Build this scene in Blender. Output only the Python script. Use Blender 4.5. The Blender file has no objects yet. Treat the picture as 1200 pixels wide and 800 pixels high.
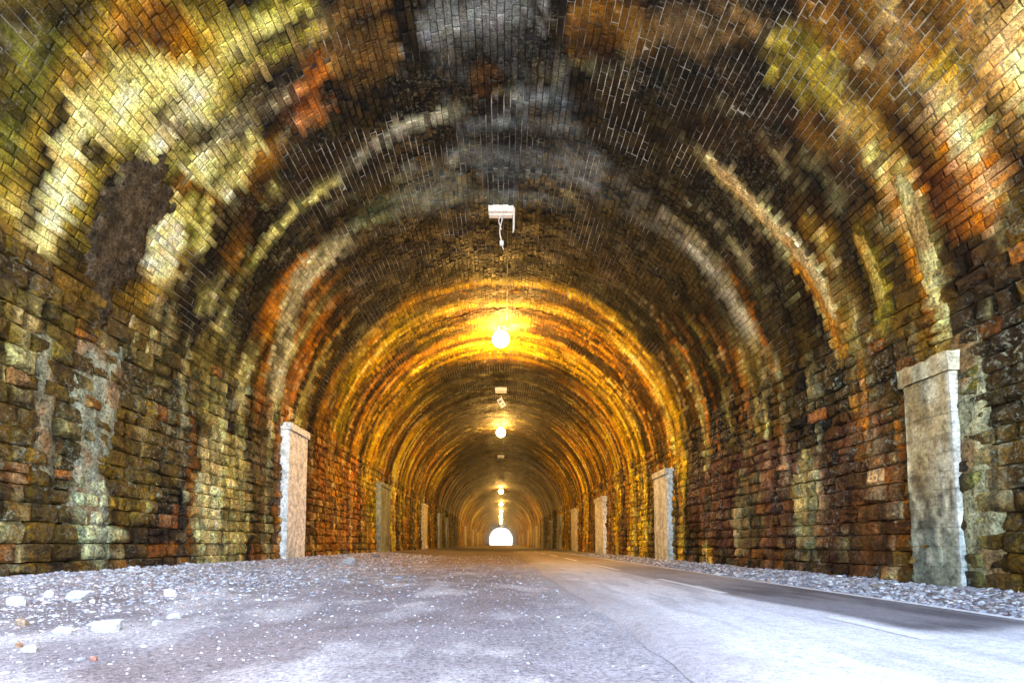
import bpy, math, random
import numpy as np
from mathutils import Vector
random.seed(7); RNG = np.random.default_rng(11)
SC = bpy.context.scene; COL = SC.collection
rad = math.radians

# ------------------------------------------------------------------ camera
cam_data = bpy.data.cameras.new("camera"); CAM = bpy.data.objects.new("camera", cam_data); COL.objects.link(CAM)
cam_data.sensor_width = 36.0; cam_data.lens = 18.0
cam_data.shift_x = 0.010833; cam_data.shift_y = 0.162537
cam_data.clip_start = 0.05; cam_data.clip_end = 6000
CAM.location = (0, 0, 0.38); CAM.rotation_euler = (rad(94), 0, 0)
SC.camera = CAM

# ------------------------------------------------------------------ daylight and exposure
SUN_EL, SUN_AZ = rad(48), rad(100)
W = bpy.data.worlds.new("World"); SC.world = W; W.use_nodes = True
wn = W.node_tree.nodes; wl = W.node_tree.links
sky = wn.new("ShaderNodeTexSky"); sky.sky_type = 'NISHITA'; sky.sun_disc = False
sky.sun_elevation = SUN_EL; sky.sun_rotation = SUN_AZ; sky.air_density = 1.0; sky.dust_density = 2.5; sky.ozone_density = 1.0
wl.new(sky.outputs[0], wn["Background"].inputs[0]); wn["Background"].inputs[1].default_value = 0.15
sl = bpy.data.lights.new("sun", 'SUN'); sl.energy = 4.5; sl.angle = rad(0.5); sl.color = (1.0, 0.95, 0.88)
so = bpy.data.objects.new("sun", sl); COL.objects.link(so); so.location = (60, -40, 80)
_sd = Vector((math.sin(SUN_AZ)*math.cos(SUN_EL), math.cos(SUN_AZ)*math.cos(SUN_EL), math.sin(SUN_EL)))
so.rotation_euler = _sd.to_track_quat('Z', 'Y').to_euler()
SC.view_settings.view_transform = 'Standard'; SC.view_settings.look = 'None'
SC.view_settings.gamma = 1.0; SC.view_settings.exposure = 4.62
SC.render.engine = 'CYCLES'
SC.cycles.use_denoising = True; SC.cycles.max_bounces = 10; SC.cycles.diffuse_bounces = 7
SC.cycles.sample_clamp_indirect = 12.0
SC.cycles.use_guiding = True
LAMP_POWER = 33.0; HAZE, HAZE_ANISO = .0007, .9

# ------------------------------------------------------------------ cross-section of the tunnel
ZC, R = 1.98, 3.72
HALF = R*math.pi/2
STONE_TOP = 2.66                                       # the stone walls end here, the brick vault springs from them
S_STONE = R*math.acos((STONE_TOP-ZC)/R)
S_BASE = HALF + ZC
EXIT_Y = 172.0; MOUTH_Y = -1.0
def h2(i, j, seed):
    v = (i.astype(np.int64)*374761393 + j.astype(np.int64)*668265263 + seed*1442695041) & 0x7fffffff
    v = ((v ^ (v >> 13))*1274126177) & 0x7fffffff
    return ((v ^ (v >> 16)) & 0xffff)/65535.0
def vn(x, y, seed=0):
    x = np.asarray(x, float); y = np.asarray(y, float)
    i = np.floor(x); j = np.floor(y); fx = x-i; fy = y-j
    fx = fx*fx*(3-2*fx); fy = fy*fy*(3-2*fy); i = i.astype(np.int64); j = j.astype(np.int64)
    return (h2(i, j, seed)*(1-fx)+h2(i+1, j, seed)*fx)*(1-fy)+(h2(i, j+1, seed)*(1-fx)+h2(i+1, j+1, seed)*fx)*fy
def fbm(x, y, seed=0, o=4):
    t = 0; a = .5; n = 0
    for k in range(o):
        t = t+a*vn(np.asarray(x)*2**k+17.3*k, np.asarray(y)*2**k-9.1*k, seed+k*31); n += a; a *= .55
    return t/n
def sm(a, b, x): 
    t = np.clip((x-a)/(b-a), 0, 1); return t*t*(3-2*t)
def ring_step(s, y):
    q = np.asarray(y)*.62+.05*np.sin(np.asarray(s)*1.7); return (h2(np.floor(q), np.floor(q)*0, 77)-.5)*(np.abs(np.asarray(s)) < S_STONE-.1)
def undul(s, y):
    return .05*(fbm(np.asarray(y)*.9, np.asarray(s)*.35, 5, 3)-.5) + .022*(fbm(np.asarray(y)*2.6, np.asarray(s)*.18, 8, 2)-.5) + .022*ring_step(s, y)
def prof(s, y, d, und=True):
    """point at arc length S from the crown, distance Y down the tunnel, D metres proud of the lining"""
    s = np.asarray(s, float); y = np.asarray(y, float); d = np.asarray(d, float)+0*s
    if und: d = d+undul(s, y)
    a = np.clip(s, -HALF, HALF)/R
    x = R*np.sin(a); z = ZC+R*np.cos(a)
    ex = np.maximum(np.abs(s)-HALF, 0); z = z-ex; x = x-np.sign(s)*0.05*ex/ZC
    return np.stack([x-np.sin(a)*d, y+0*s, z-np.cos(a)*d], -1)
def project(p):
    c, s_ = math.cos(rad(4)), math.sin(rad(4)); z = p[..., 2]-.38
    d = p[..., 1]*c+z*s_; u = -p[..., 1]*s_+z*c
    return 587+600*p[..., 0]/d, 595.04-600*u/d, d

# ------------------------------------------------------------------ stains of the lining, with one painted light tint, by log(distance) and arc length
BLOBS = [
(1.350,-3.827,2.33,0.43,2.58,-0.62,0.352,0.242,0.054,0.90,0.5),
(1.151,-3.869,7.52,1.42,9.56,-2.36,0.107,0.076,0.018,0.85,0.5),
(1.391,-4.103,33.61,0.07,5.29,-4.64,0.068,0.045,0.008,0.90,0.5),
(1.342,-3.142,8.89,0.76,10.12,-3.99,0.305,0.107,0.010,0.80,0.5),
(1.311,-3.654,11.71,6.30,17.77,-2.22,0.270,0.093,0.008,0.80,0.5),
(1.506,-3.415,4.50,0.15,3.11,-1.87,0.515,0.413,0.122,0.90,0.4),
(1.440,-3.428,8.24,0.54,5.67,-2.55,0.578,0.491,0.162,0.85,0.5),
(1.625,-3.273,6.35,0.31,4.78,-2.42,0.644,0.546,0.195,0.85,0.5),
(1.645,-3.977,16.00,0.10,3.48,-2.74,0.515,0.456,0.117,0.80,0.5),
(1.568,-1.746,3.84,2.20,11.21,-1.03,0.262,0.089,0.014,0.85,0.5),
(1.645,-2.098,-1.53,2.47,14.56,-0.02,0.342,0.093,0.016,0.85,0.5),
(1.579,-3.767,25.27,4.77,28.67,-6.81,0.262,0.089,0.013,0.80,0.5),
(1.469,-3.438,29.15,0.03,4.92,-4.95,0.102,0.084,0.065,0.75,1.1),
(1.541,-3.352,18.05,1.68,22.06,-8.01,0.156,0.122,0.089,0.70,1.2),
(1.576,-3.048,4.83,4.08,44.56,-3.98,0.138,0.107,0.080,0.70,1.2),
(1.588,-2.604,-0.35,2.37,27.48,-0.77,0.138,0.107,0.080,0.75,0.9),
(1.520,-4.437,13.38,0.77,3.58,-1.63,0.098,0.076,0.045,0.95,0.4),
(1.758,-4.340,24.02,1.47,4.92,-2.13,0.352,0.305,0.117,0.70,0.5),
(1.480,-2.226,-0.13,1.68,16.90,-0.42,0.392,0.342,0.076,0.85,0.2),
(1.826,0.142,-0.04,0.33,3.04,0.02,0.023,0.020,0.019,0.95,0.5),
(1.734,2.627,-2.11,0.71,3.86,0.56,0.040,0.021,0.012,0.90,0.5),
(1.646,-0.157,0.18,1.20,8.15,-0.06,0.188,0.195,0.216,0.60,1.0),
(1.865,0.489,-0.37,0.80,7.88,0.19,0.162,0.181,0.216,0.50,1.1),
(1.564,-1.462,3.12,2.18,9.19,-0.70,0.175,0.089,0.030,0.85,0.5),
(1.712,-0.167,0.72,4.62,25.39,-0.21,0.238,0.093,0.021,0.90,0.5),
(1.577,1.124,-2.06,1.91,11.11,0.64,0.181,0.080,0.019,0.90,0.2),
(1.494,1.943,-4.34,2.21,16.60,1.71,0.287,0.168,0.089,0.80,0.5),
(1.967,-1.704,-0.18,1.29,18.13,-0.32,0.150,0.175,0.102,0.70,0.5),
(1.995,0.167,-0.08,0.52,13.16,0.11,0.162,0.175,0.181,0.50,1.1),
(1.972,-1.108,-0.94,1.33,13.23,0.17,0.156,0.168,0.150,0.60,0.8),
(1.944,1.950,0.90,1.17,15.42,-0.07,0.117,0.122,0.138,0.50,1.1),
(1.741,1.587,-7.75,1.05,3.77,1.05,0.030,0.023,0.019,0.90,0.5),
(1.777,2.492,-11.92,0.62,2.60,1.34,0.032,0.023,0.018,0.90,0.5),
(1.334,3.811,-2.48,0.47,3.33,0.79,0.262,0.122,0.030,0.85,0.5),
(1.581,2.762,-4.61,1.48,7.96,1.24,0.089,0.042,0.018,0.90,0.5),
(1.449,2.301,-5.98,2.49,23.59,2.95,0.314,0.175,0.072,0.70,0.5),
(1.440,2.951,1.42,2.20,17.07,0.16,0.413,0.314,0.072,0.85,0.5),
(1.422,3.534,-27.74,6.05,34.59,7.47,0.065,0.048,0.008,0.85,0.5),
(1.582,3.828,-2.33,2.18,12.39,1.21,0.048,0.023,0.007,0.85,0.5),
(1.314,4.578,-10.22,1.20,5.93,1.97,0.413,0.122,0.013,0.85,0.5),
(1.328,5.328,-30.21,1.73,19.55,9.16,0.468,0.122,0.008,0.80,0.5),
(1.192,4.234,-4.80,1.82,6.97,1.15,0.631,0.342,0.117,0.85,0.5),
(1.224,3.594,-4.08,2.31,23.14,2.79,0.305,0.150,0.045,0.80,0.5),
(1.246,3.941,-20.47,3.66,25.97,6.62,0.503,0.323,0.048,0.80,0.5),
(1.326,5.589,-10.65,0.40,4.63,2.49,0.098,0.051,0.009,0.85,0.5),
(1.592,4.836,-10.21,0.93,4.94,1.83,0.068,0.037,0.010,0.60,0.5),
(1.486,-6.574,3.48,0.03,0.73,-0.83,0.202,0.117,0.025,0.85,0.5),
(1.378,-5.701,8.85,0.24,5.00,-2.86,0.246,0.181,0.054,0.60,0.9),
(1.336,-6.105,34.95,0.40,7.77,-5.81,0.342,0.287,0.138,0.85,0.5),
(1.512,-7.164,24.31,-0.25,0.05,-2.06,0.434,0.456,0.287,0.85,0.9),
(1.552,-7.467,26.06,0.21,-0.08,-3.20,0.456,0.456,0.305,0.85,0.9),
(1.474,-6.435,27.44,0.25,2.25,-2.23,0.188,0.156,0.061,0.60,0.5),
(1.697,-5.427,6.45,0.28,3.54,-1.74,0.162,0.112,0.037,0.70,0.5),
(1.840,-5.225,11.13,0.63,4.05,-1.80,0.314,0.223,0.068,0.70,0.9),
(1.694,-7.470,10.17,0.06,-0.08,-3.08,0.107,0.051,0.016,0.80,0.5),
(1.857,-6.942,21.53,-0.12,0.41,-1.10,0.552,0.423,0.195,0.90,0.6),
(1.958,-7.007,19.41,0.06,0.46,-1.05,0.434,0.323,0.127,0.80,0.7),
(2.058,-6.434,19.96,0.04,0.85,-0.84,0.181,0.122,0.042,0.80,0.5),
(1.356,-6.943,31.22,0.35,3.82,-7.63,0.371,0.098,0.010,0.75,0.5),
(1.624,-7.737,36.56,0.25,-2.93,-9.98,0.434,0.156,0.016,0.85,0.5),
(1.734,-7.472,39.11,0.21,-0.38,-13.32,0.434,0.138,0.018,0.80,0.5),
(2.420,-6.562,5.43,-0.00,0.67,-0.76,0.314,0.112,0.013,0.70,0.5),
(1.676,6.935,-6.83,0.04,0.57,1.11,0.209,0.072,0.037,0.85,0.5),
(2.021,6.852,-3.62,0.01,0.68,1.13,0.231,0.080,0.065,0.85,0.5),  # reddish cast of passing vehicle lights painted into the right wall
(1.819,6.960,-25.43,0.11,0.73,1.51,0.456,0.371,0.162,0.90,0.6),
(2.056,6.962,-31.31,0.07,0.64,1.32,0.314,0.270,0.138,0.70,0.5),
(1.997,6.989,-37.34,0.10,0.74,1.62,0.314,0.270,0.138,0.60,0.5),
(1.641,6.075,-46.33,0.33,2.57,1.88,0.434,0.138,0.018,0.70,0.5),
(1.530,6.848,-118.78,-0.14,0.50,1.07,0.515,0.175,0.010,0.95,0.5),
(1.337,6.170,-11.19,0.13,3.21,2.52,0.162,0.089,0.018,0.85,0.5),
(1.348,7.142,-14.24,0.16,0.58,1.94,0.138,0.076,0.021,0.70,0.5),
(1.366,7.202,-56.06,0.61,0.46,1.91,0.305,0.287,0.127,0.75,0.8),
(1.321,7.024,-41.67,0.49,6.65,15.85,0.352,0.305,0.188,0.80,0.5),
(1.381,6.044,-44.57,0.47,6.73,4.81,0.305,0.223,0.045,0.80,0.5),
(1.816,5.387,-4.93,0.22,3.87,1.86,0.117,0.072,0.016,0.60,0.5),
(1.552,5.865,-17.31,0.23,4.82,3.05,0.156,0.080,0.016,0.60,0.5),
]
STREAKS = [
([-4.72,-4.34,-3.72],[1.242,1.232,1.221],[0.031,0.030,0.028],0.413,0.361,0.080,0.97,0.2),
([-5.28,-4.52,-3.70],[1.313,1.309,1.263],[0.023,0.023,0.022],0.342,0.216,0.048,0.97,0.2),
([-5.03,-4.55,-3.96],[1.332,1.323,1.297],[0.017,0.017,0.016],0.061,0.045,0.023,0.97,0.2),
([-5.06,-4.39,-3.80],[1.379,1.349,1.327],[0.022,0.021,0.019],0.672,0.503,0.188,0.97,0.2),
([-4.12,-3.49,-2.61],[1.789,1.732,1.669],[0.042,0.037,0.033],0.254,0.107,0.013,0.97,0.2),
([-4.37,-3.91,-3.29],[1.747,1.734,1.695],[0.024,0.024,0.023],0.025,0.014,0.006,0.97,0.2),
([-4.78,-4.06,-3.13,-2.18],[1.879,1.872,1.845,1.837],[0.036,0.034,0.032,0.030],0.644,0.565,0.188,0.90,0.2),
([-3.19,-2.55,-1.83],[1.793,1.781,1.789],[0.025,0.024,0.023],0.061,0.030,0.009,0.97,0.2),
([-4.73,-4.05,-3.23,-2.27],[1.920,1.909,1.899,1.907],[0.063,0.060,0.055,0.053],0.021,0.019,0.016,0.98,0.2),
([-4.51,-3.63,-2.85],[1.971,1.951,1.965],[0.033,0.030,0.028],0.515,0.175,0.013,0.90,0.2),
([-5.16,-4.26,-3.42,-2.55],[2.089,2.050,1.988,1.982],[0.044,0.041,0.035,0.032],0.491,0.445,0.262,0.85,0.2),
([-4.71,-4.08],[1.636,1.605],[0.042,0.039],0.745,0.604,0.262,0.80,0.2),
([-2.65,-2.17,-1.57],[1.478,1.496,1.485],[0.015,0.015,0.015],0.054,0.037,0.030,0.80,0.2),
([-2.62,-2.12,-1.59],[1.521,1.538,1.527],[0.014,0.014,0.014],0.578,0.392,0.175,0.85,0.2),
([-2.80,-1.98,-0.96],[1.886,1.864,1.825],[0.032,0.031,0.029],0.027,0.023,0.021,0.90,0.2),
([-2.21,-1.26,-0.44],[1.825,1.791,1.775],[0.016,0.015,0.015],0.552,0.515,0.402,0.70,0.2),
([-3.22,-1.49,0.00,1.79,3.48],[2.152,2.156,2.159,2.131,2.102],[0.081,0.078,0.077,0.076,0.077],0.048,0.025,0.009,0.95,0.2),
([1.43,2.77,4.51],[2.050,2.023,1.974],[0.058,0.060,0.061],0.040,0.034,0.032,0.90,0.2),
([1.33,2.29,3.70],[1.984,1.965,1.928],[0.015,0.015,0.015],0.188,0.181,0.162,0.70,0.2),
([3.42,4.14,4.48],[1.436,1.436,1.433],[0.028,0.029,0.030],0.617,0.392,0.127,0.85,0.2),
([2.57,3.62,4.53,5.30],[1.738,1.732,1.697,1.689],[0.017,0.017,0.018,0.019],0.578,0.423,0.188,0.90,0.2),
([2.87,3.78,4.59],[1.948,1.943,1.947],[0.023,0.024,0.026],0.352,0.323,0.270,0.85,0.2),
([2.76,3.96,4.85],[1.867,1.863,1.856],[0.033,0.035,0.037],0.068,0.054,0.042,0.70,0.2),
([4.05,4.94,5.46],[1.728,1.698,1.683],[0.015,0.016,0.016],0.552,0.238,0.030,0.95,0.2),
([4.35,4.93,5.47],[1.563,1.557,1.564],[0.021,0.022,0.024],0.413,0.296,0.061,0.85,0.2),
([4.18,4.76,5.30,5.78],[1.424,1.434,1.433,1.422],[0.019,0.020,0.020,0.020],0.552,0.491,0.209,0.95,0.5),
([4.19,4.73,5.25,5.72],[1.444,1.458,1.457,1.450],[0.012,0.012,0.012,0.012],0.445,0.162,0.012,0.95,0.2),
([3.29,3.80,4.23],[1.340,1.327,1.329],[0.013,0.014,0.014],0.089,0.034,0.008,0.85,0.2),
([3.49,4.01,4.41],[1.337,1.336,1.344],[0.012,0.012,0.012],0.413,0.238,0.089,0.80,0.2),
]
PATCHES = [
(-4.437,4.572,0.850,0.300,(0.086,0.064,0.039),800),
]
CRUSTED = {25: 1.0, 20: 0.8, 23: 0.8, 24: 0.6}
LOOSE = [
(-2.501,8.522,0.185,0.148,0.148,(0.46, 0.46, 0.45),'white squared block lying near the base of the left white pilaster',-0.40,0),
(-2.604,2.780,0.074,0.059,0.066,(0.45, 0.45, 0.45),'white angular stone close to the left wall, near the frame edge',0.40,1),
(-2.726,3.116,0.047,0.037,0.054,(0.42, 0.42, 0.44),'small upright white stone under the left wall',0.30,2),
(-2.533,3.089,0.103,0.082,0.074,(0.44, 0.44, 0.44),'broad white slab at the foot of the left wall',0.20,3),
(-1.714,2.268,0.091,0.073,0.069,(0.46, 0.46, 0.46),'largest white flat stone out on the gravel bank',0.10,4),
(-1.846,2.187,0.066,0.052,0.038,(0.43, 0.43, 0.44),'flat white stone left of the largest one',-0.00,5),
(-2.124,2.290,0.046,0.037,0.040,(0.3, 0.22, 0.15),'rusty brown stone on the white gravel',-0.10,6),
(-1.675,2.657,0.062,0.050,0.040,(0.42, 0.42, 0.42),'pale flat stone right of the largest white one',-0.20,7),
(-1.680,1.857,0.050,0.040,0.028,(0.45, 0.45, 0.46),'white sliver of stone in the near gravel',-0.30,8),
(-1.356,1.736,0.020,0.016,0.019,(0.32, 0.15, 0.11),'small red brick fragment in the near gravel',0.50,9),
(-1.783,1.925,0.022,0.018,0.025,(0.3, 0.17, 0.1),'small orange brown fragment beside a bluish stone',0.40,10),
(-2.264,3.544,0.071,0.057,0.069,(0.66, 0.67, 0.7),'bluish white lump near the wall, midway along the bank',0.30,11),
(-3.615,24.178,0.282,0.226,0.210,(0.5, 0.5, 0.5),'small grey rock on the track edge before the cream pilaster',0.20,12),
(-2.965,12.154,0.182,0.146,0.105,(0.2, 0.2, 0.2),'dark low rock by the grey green pilaster base',0.10,13),
]

def lin(r, g, b):
    c = np.array([r, g, b])/255.; return np.where(c <= .04045, c/12.92, ((c+.055)/1.055)**2.4)
GAIN = 0.95
def stain(s, y):
    s = np.asarray(s, float).ravel(); y = np.asarray(y, float).ravel()
    ly = np.log(np.maximum(y, .5)); n = len(s)
    def mix(c, col, a): return c*(1-a[:, None])+np.asarray(col)[None]*a[:, None]
    c = np.tile(lin(150, 108, 42), (n, 1))
    jy = y+.5*(fbm(y*.5, s*.45, 45, 3)-.5)
    r1 = fbm(jy*.55, s*.07, 50, 3); r2 = fbm(jy*1.5+40, s*.09, 60, 3); r3 = fbm(y*.8+90, s*.5, 70, 4); r4 = fbm(jy*3.1+11, s*.12, 65, 3)
    c = mix(c, lin(186, 156, 66), sm(.54, .60, r2)*.8)
    c = mix(c, lin(104, 70, 28), sm(.47, .40, r1)*.85)
    c = mix(c, lin(206, 176, 108), sm(.60, .66, fbm(jy*2.6, s*.10, 80, 3))*.75)
    c = mix(c, lin(52, 36, 18), sm(.55, .60, fbm(jy*1.9, s*.11, 90, 3))*.85)
    c = mix(c, lin(70, 48, 22), sm(.60, .66, r4)*.7)
    c = mix(c, lin(196, 150, 60), sm(.36, .30, r4)*.6)
    c = mix(c, lin(132, 126, 50), sm(.55, .7, r3)*sm(1.0, -3.0, s)*.6)
    soot = sm(4.4, 1.6, np.abs(s)+1.6*(r3-.5))*np.maximum(sm(.34, .5, fbm(y*.35+3, s*.3, 33, 3)+.10), sm(13.5, 15.5, y+.6*(r4-.5)))*sm(26, 24, np.abs(y-12.2)*20+1.2*np.abs(s))**0  # crown soot, with the shade beyond the first lamp painted in
    c = mix(c, lin(34, 25, 15), soot*.92*sm(8, 11, y)*(1-.62*sm(9.2, 9.8, y)*sm(14.6, 13.2, y)))  # soot, thinned at the first lamp as painted lamplight and thickened beyond as shade
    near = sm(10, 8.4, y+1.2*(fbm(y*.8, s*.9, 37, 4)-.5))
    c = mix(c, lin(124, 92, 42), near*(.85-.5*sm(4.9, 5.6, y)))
    b1 = fbm(jy*2.2+70, s*.05, 41, 3); hn = sm(1.8, 3.0, np.abs(s))*sm(4.9, 5.6, y)*sm(10.5, 9, y)
    c = mix(c, lin(206, 190, 124), sm(.545, .575, b1)*hn*.8); c = mix(c, lin(40, 32, 22), sm(.455, .425, b1)*hn*.9)
    c = mix(c, lin(184, 112, 28), sm(.60, .63, fbm(jy*2.7+31, s*.05, 43, 3))*hn*.85)
    c = mix(c, lin(36, 33, 33), np.maximum(near, sm(10.2, 9.5, y+.8*(fbm(y*.8, s*.9, 37, 4)-.5)))*sm(3.9, 2.9, np.abs(s-.25)+1.8*(fbm(y*.9, s*.9, 38, 5)-.5))*.96)
    e1 = fbm(y*2.4, s*2.4, 101, 5)-.5; e2 = fbm(y*9, s*9, 111, 3)-.5
    for (cy, cs, a, b, c_, d, R_, G_, B_, al, en) in BLOBS:
        p = ly-cy; q = s-cs
        u = a*p+b*q; v = c_*p+d*q
        rr = np.sqrt(u*u+v*v)+en*(1.7*e1+.9*e2)
        c = mix(c, (R_, G_, B_), al*sm(1.07, .91, rr))
    for (ss, yy, ww, R_, G_, B_, al, en) in STREAKS:
        yc = np.interp(s, ss, yy); w = np.interp(s, ss, ww); L = ss[-1]-ss[0]
        q = np.abs(ly-yc)/w+en*(1.4*e1+1.6*e2)
        ends = sm(ss[0]-.12*L, ss[0]+.15*L, s)*sm(ss[-1]+.12*L, ss[-1]-.15*L, s)
        c = mix(c, (R_, G_, B_), al*sm(1.14, .84, q)*ends)
    ar = fbm(y*7+3, s*.45, 231, 4)+.6*(fbm(y*15, s*.9, 236, 3)-.5)
    c = c*np.clip(1+2.6*(ar-.5)*np.where(np.abs(s) < S_STONE, 1, .35), .28, 1.9)[:, None]
    c = mix(c, lin(200, 192, 158), sm(.66, .74, ar)*.35*sm(1.5, 3, np.abs(s)))
    # blotches of soot, lichen and rust over everything
    c = c*(1+1.1*(fbm(y*4.5, s*4.5, 201, 5)-.5))[:, None]
    c = mix(c, lin(46, 36, 24), sm(.62, .76, fbm(y*2.2+5, s*2.2, 211, 5))*.55)
    c = mix(c, lin(186, 178, 140), sm(.66, .78, fbm(y*4+9, s*2.0, 221, 5))*.35)
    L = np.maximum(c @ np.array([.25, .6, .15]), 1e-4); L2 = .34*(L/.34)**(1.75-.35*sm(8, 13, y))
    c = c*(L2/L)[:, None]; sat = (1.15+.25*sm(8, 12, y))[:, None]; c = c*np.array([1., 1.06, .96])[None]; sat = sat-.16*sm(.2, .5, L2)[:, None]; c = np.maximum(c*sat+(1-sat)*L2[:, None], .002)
    # masonry colour brightened past the near stretch, lamplight put into the tone
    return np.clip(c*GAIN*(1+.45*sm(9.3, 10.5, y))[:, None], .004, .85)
def mortar(s, y):
    s = np.asarray(s, float).ravel(); y = np.asarray(y, float).ravel()
    c = stain(s, y)*.34
    w = sm(.50, .58, fbm(y*1.5, s*1.5, 301, 5))*sm(3.3, 2.2, np.abs(s))*sm(10, 8, y)*sm(4.6, 5.4, y)
    w = np.maximum(w, .6*sm(.56, .66, fbm(y*1.1, s*1.1, 311, 4)))
    return c*(1-w[:, None])+(lin(190, 184, 168)*.9)[None]*w[:, None]

# ------------------------------------------------------------------ small helpers
def tag(o, label=None, cat=None, group=None, kind=None):
    for k, v in (("label", label), ("category", cat), ("group", group), ("kind", kind)):
        if v: o[k] = v
    return o
def empty(name, loc, label, cat, group=None):
    o = bpy.data.objects.new(name, None); COL.objects.link(o); o.location = loc; o.empty_display_size = .1
    return tag(o, label, cat, group)
def link_mesh(name, me, mat, parent=None):
    o = bpy.data.objects.new(name, me); COL.objects.link(o)
    if mat and not me.materials: me.materials.append(mat)
    if parent is not None:
        o.parent = parent; o.location = -parent.location if parent.location.length else (0, 0, 0)
    return o
def quad_mesh(name, V, Q, colors=None, smooth=False):
    V = np.ascontiguousarray(V, dtype=np.float32).reshape(-1, 3); Q = np.ascontiguousarray(Q, dtype=np.int32)
    k = Q.shape[1]; me = bpy.data.meshes.new(name)
    me.vertices.add(len(V)); me.vertices.foreach_set("co", V.ravel())
    me.loops.add(Q.size); me.loops.foreach_set("vertex_index", Q.ravel())
    me.polygons.add(len(Q)); me.polygons.foreach_set("loop_start", np.arange(0, Q.size, k, dtype=np.int32))
    me.polygons.foreach_set("use_smooth", np.full(len(Q), smooth, dtype=bool))
    if colors is not None:
        at = me.attributes.new("Col", 'FLOAT_COLOR', 'POINT')
        cc = np.ones((len(V), 4), np.float32); cc[:, :3] = colors; at.data.foreach_set("color", cc.ravel())
    me.update(calc_edges=True); me.validate()
    return me
class MB:
    """collects boxes and tubes for one part"""
    def __init__(s): s.V = []; s.F = []
    def add(s, V, F):
        b = len(s.V); s.V += [tuple(v) for v in V]; s.F += [tuple(i+b for i in f) for f in F]; return s
    def box(s, c, h, bev=.004, rot=None):
        bev = min(bev, .45*min(h)); V = []
        for sx in (-1, 1):
            for sy in (-1, 1):
                for sz in (-1, 1):
                    V.append((sx*h[0], sy*(h[1]-bev), sz*(h[2]-bev))); V.append((sx*(h[0]-bev), sy*h[1], sz*(h[2]-bev))); V.append((sx*(h[0]-bev), sy*(h[1]-bev), sz*h[2]))
        idx = lambda sx, sy, sz, k: ((sx > 0)*4+(sy > 0)*2+(sz > 0))*3+k
        F = []
        for q in (-1, 1):
            F.append([idx(q, a, b, 0) for a, b in ((-1, -1), (1, -1), (1, 1), (-1, 1))][::q])
            F.append([idx(a, q, b, 1) for a, b in ((-1, -1), (1, -1), (1, 1), (-1, 1))][::-q])
            F.append([idx(a, b, q, 2) for a, b in ((-1, -1), (1, -1), (1, 1), (-1, 1))][::q])
        for a in (-1, 1):
            for b in (-1, 1):
                F.append([idx(a, b, -1, 0), idx(a, b, 1, 0), idx(a, b, 1, 1), idx(a, b, -1, 1)])
                F.append([idx(a, -1, b, 0), idx(a, 1, b, 0), idx(a, 1, b, 2), idx(a, -1, b, 2)])
                F.append([idx(-1, a, b, 1), idx(1, a, b, 1), idx(1, a, b, 2), idx(-1, a, b, 2)])
                for d in (-1, 1): F.append([idx(a, b, d, 0), idx(a, b, d, 1), idx(a, b, d, 2)])
        V = [Vector(v) for v in V]
        if rot is not None: V = [rot @ v for v in V]
        return s.add([v+Vector(c) for v in V], F)
    def tube(s, P, r, n=8, cap=True):
        P = [Vector(p) for p in P]; V = []; F = []; rs = r if isinstance(r, (list, tuple)) else [r]*len(P)
        for i, p in enumerate(P):
            t = (P[min(i+1, len(P)-1)]-P[max(i-1, 0)]).normalized()
            u = t.orthogonal().normalized() if i == 0 else (u-t*u.dot(t)).normalized()
            w = t.cross(u)
            for k in range(n):
                a = 2*math.pi*k/n; V.append(p+(u*math.cos(a)+w*math.sin(a))*rs[i])
        for i in range(len(P)-1):
            for k in range(n): F.append((i*n+k, i*n+(k+1) % n, (i+1)*n+(k+1) % n, (i+1)*n+k))
        if cap: F.append(tuple(range(n))[::-1]); F.append(tuple((len(P)-1)*n+k for k in range(n)))
        return s.add(V, F)
    def build(s, name, mat, parent=None, smooth=False):
        me = bpy.data.meshes.new(name); me.from_pydata([tuple(v) for v in s.V], [], s.F); me.update()
        import bmesh
        bm = bmesh.new(); bm.from_mesh(me); bmesh.ops.recalc_face_normals(bm, faces=bm.faces); bm.to_mesh(me); bm.free()
        if smooth: me.polygons.foreach_set("use_smooth", [True]*len(me.polygons))
        return link_mesh(name, me, mat, parent)

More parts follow.
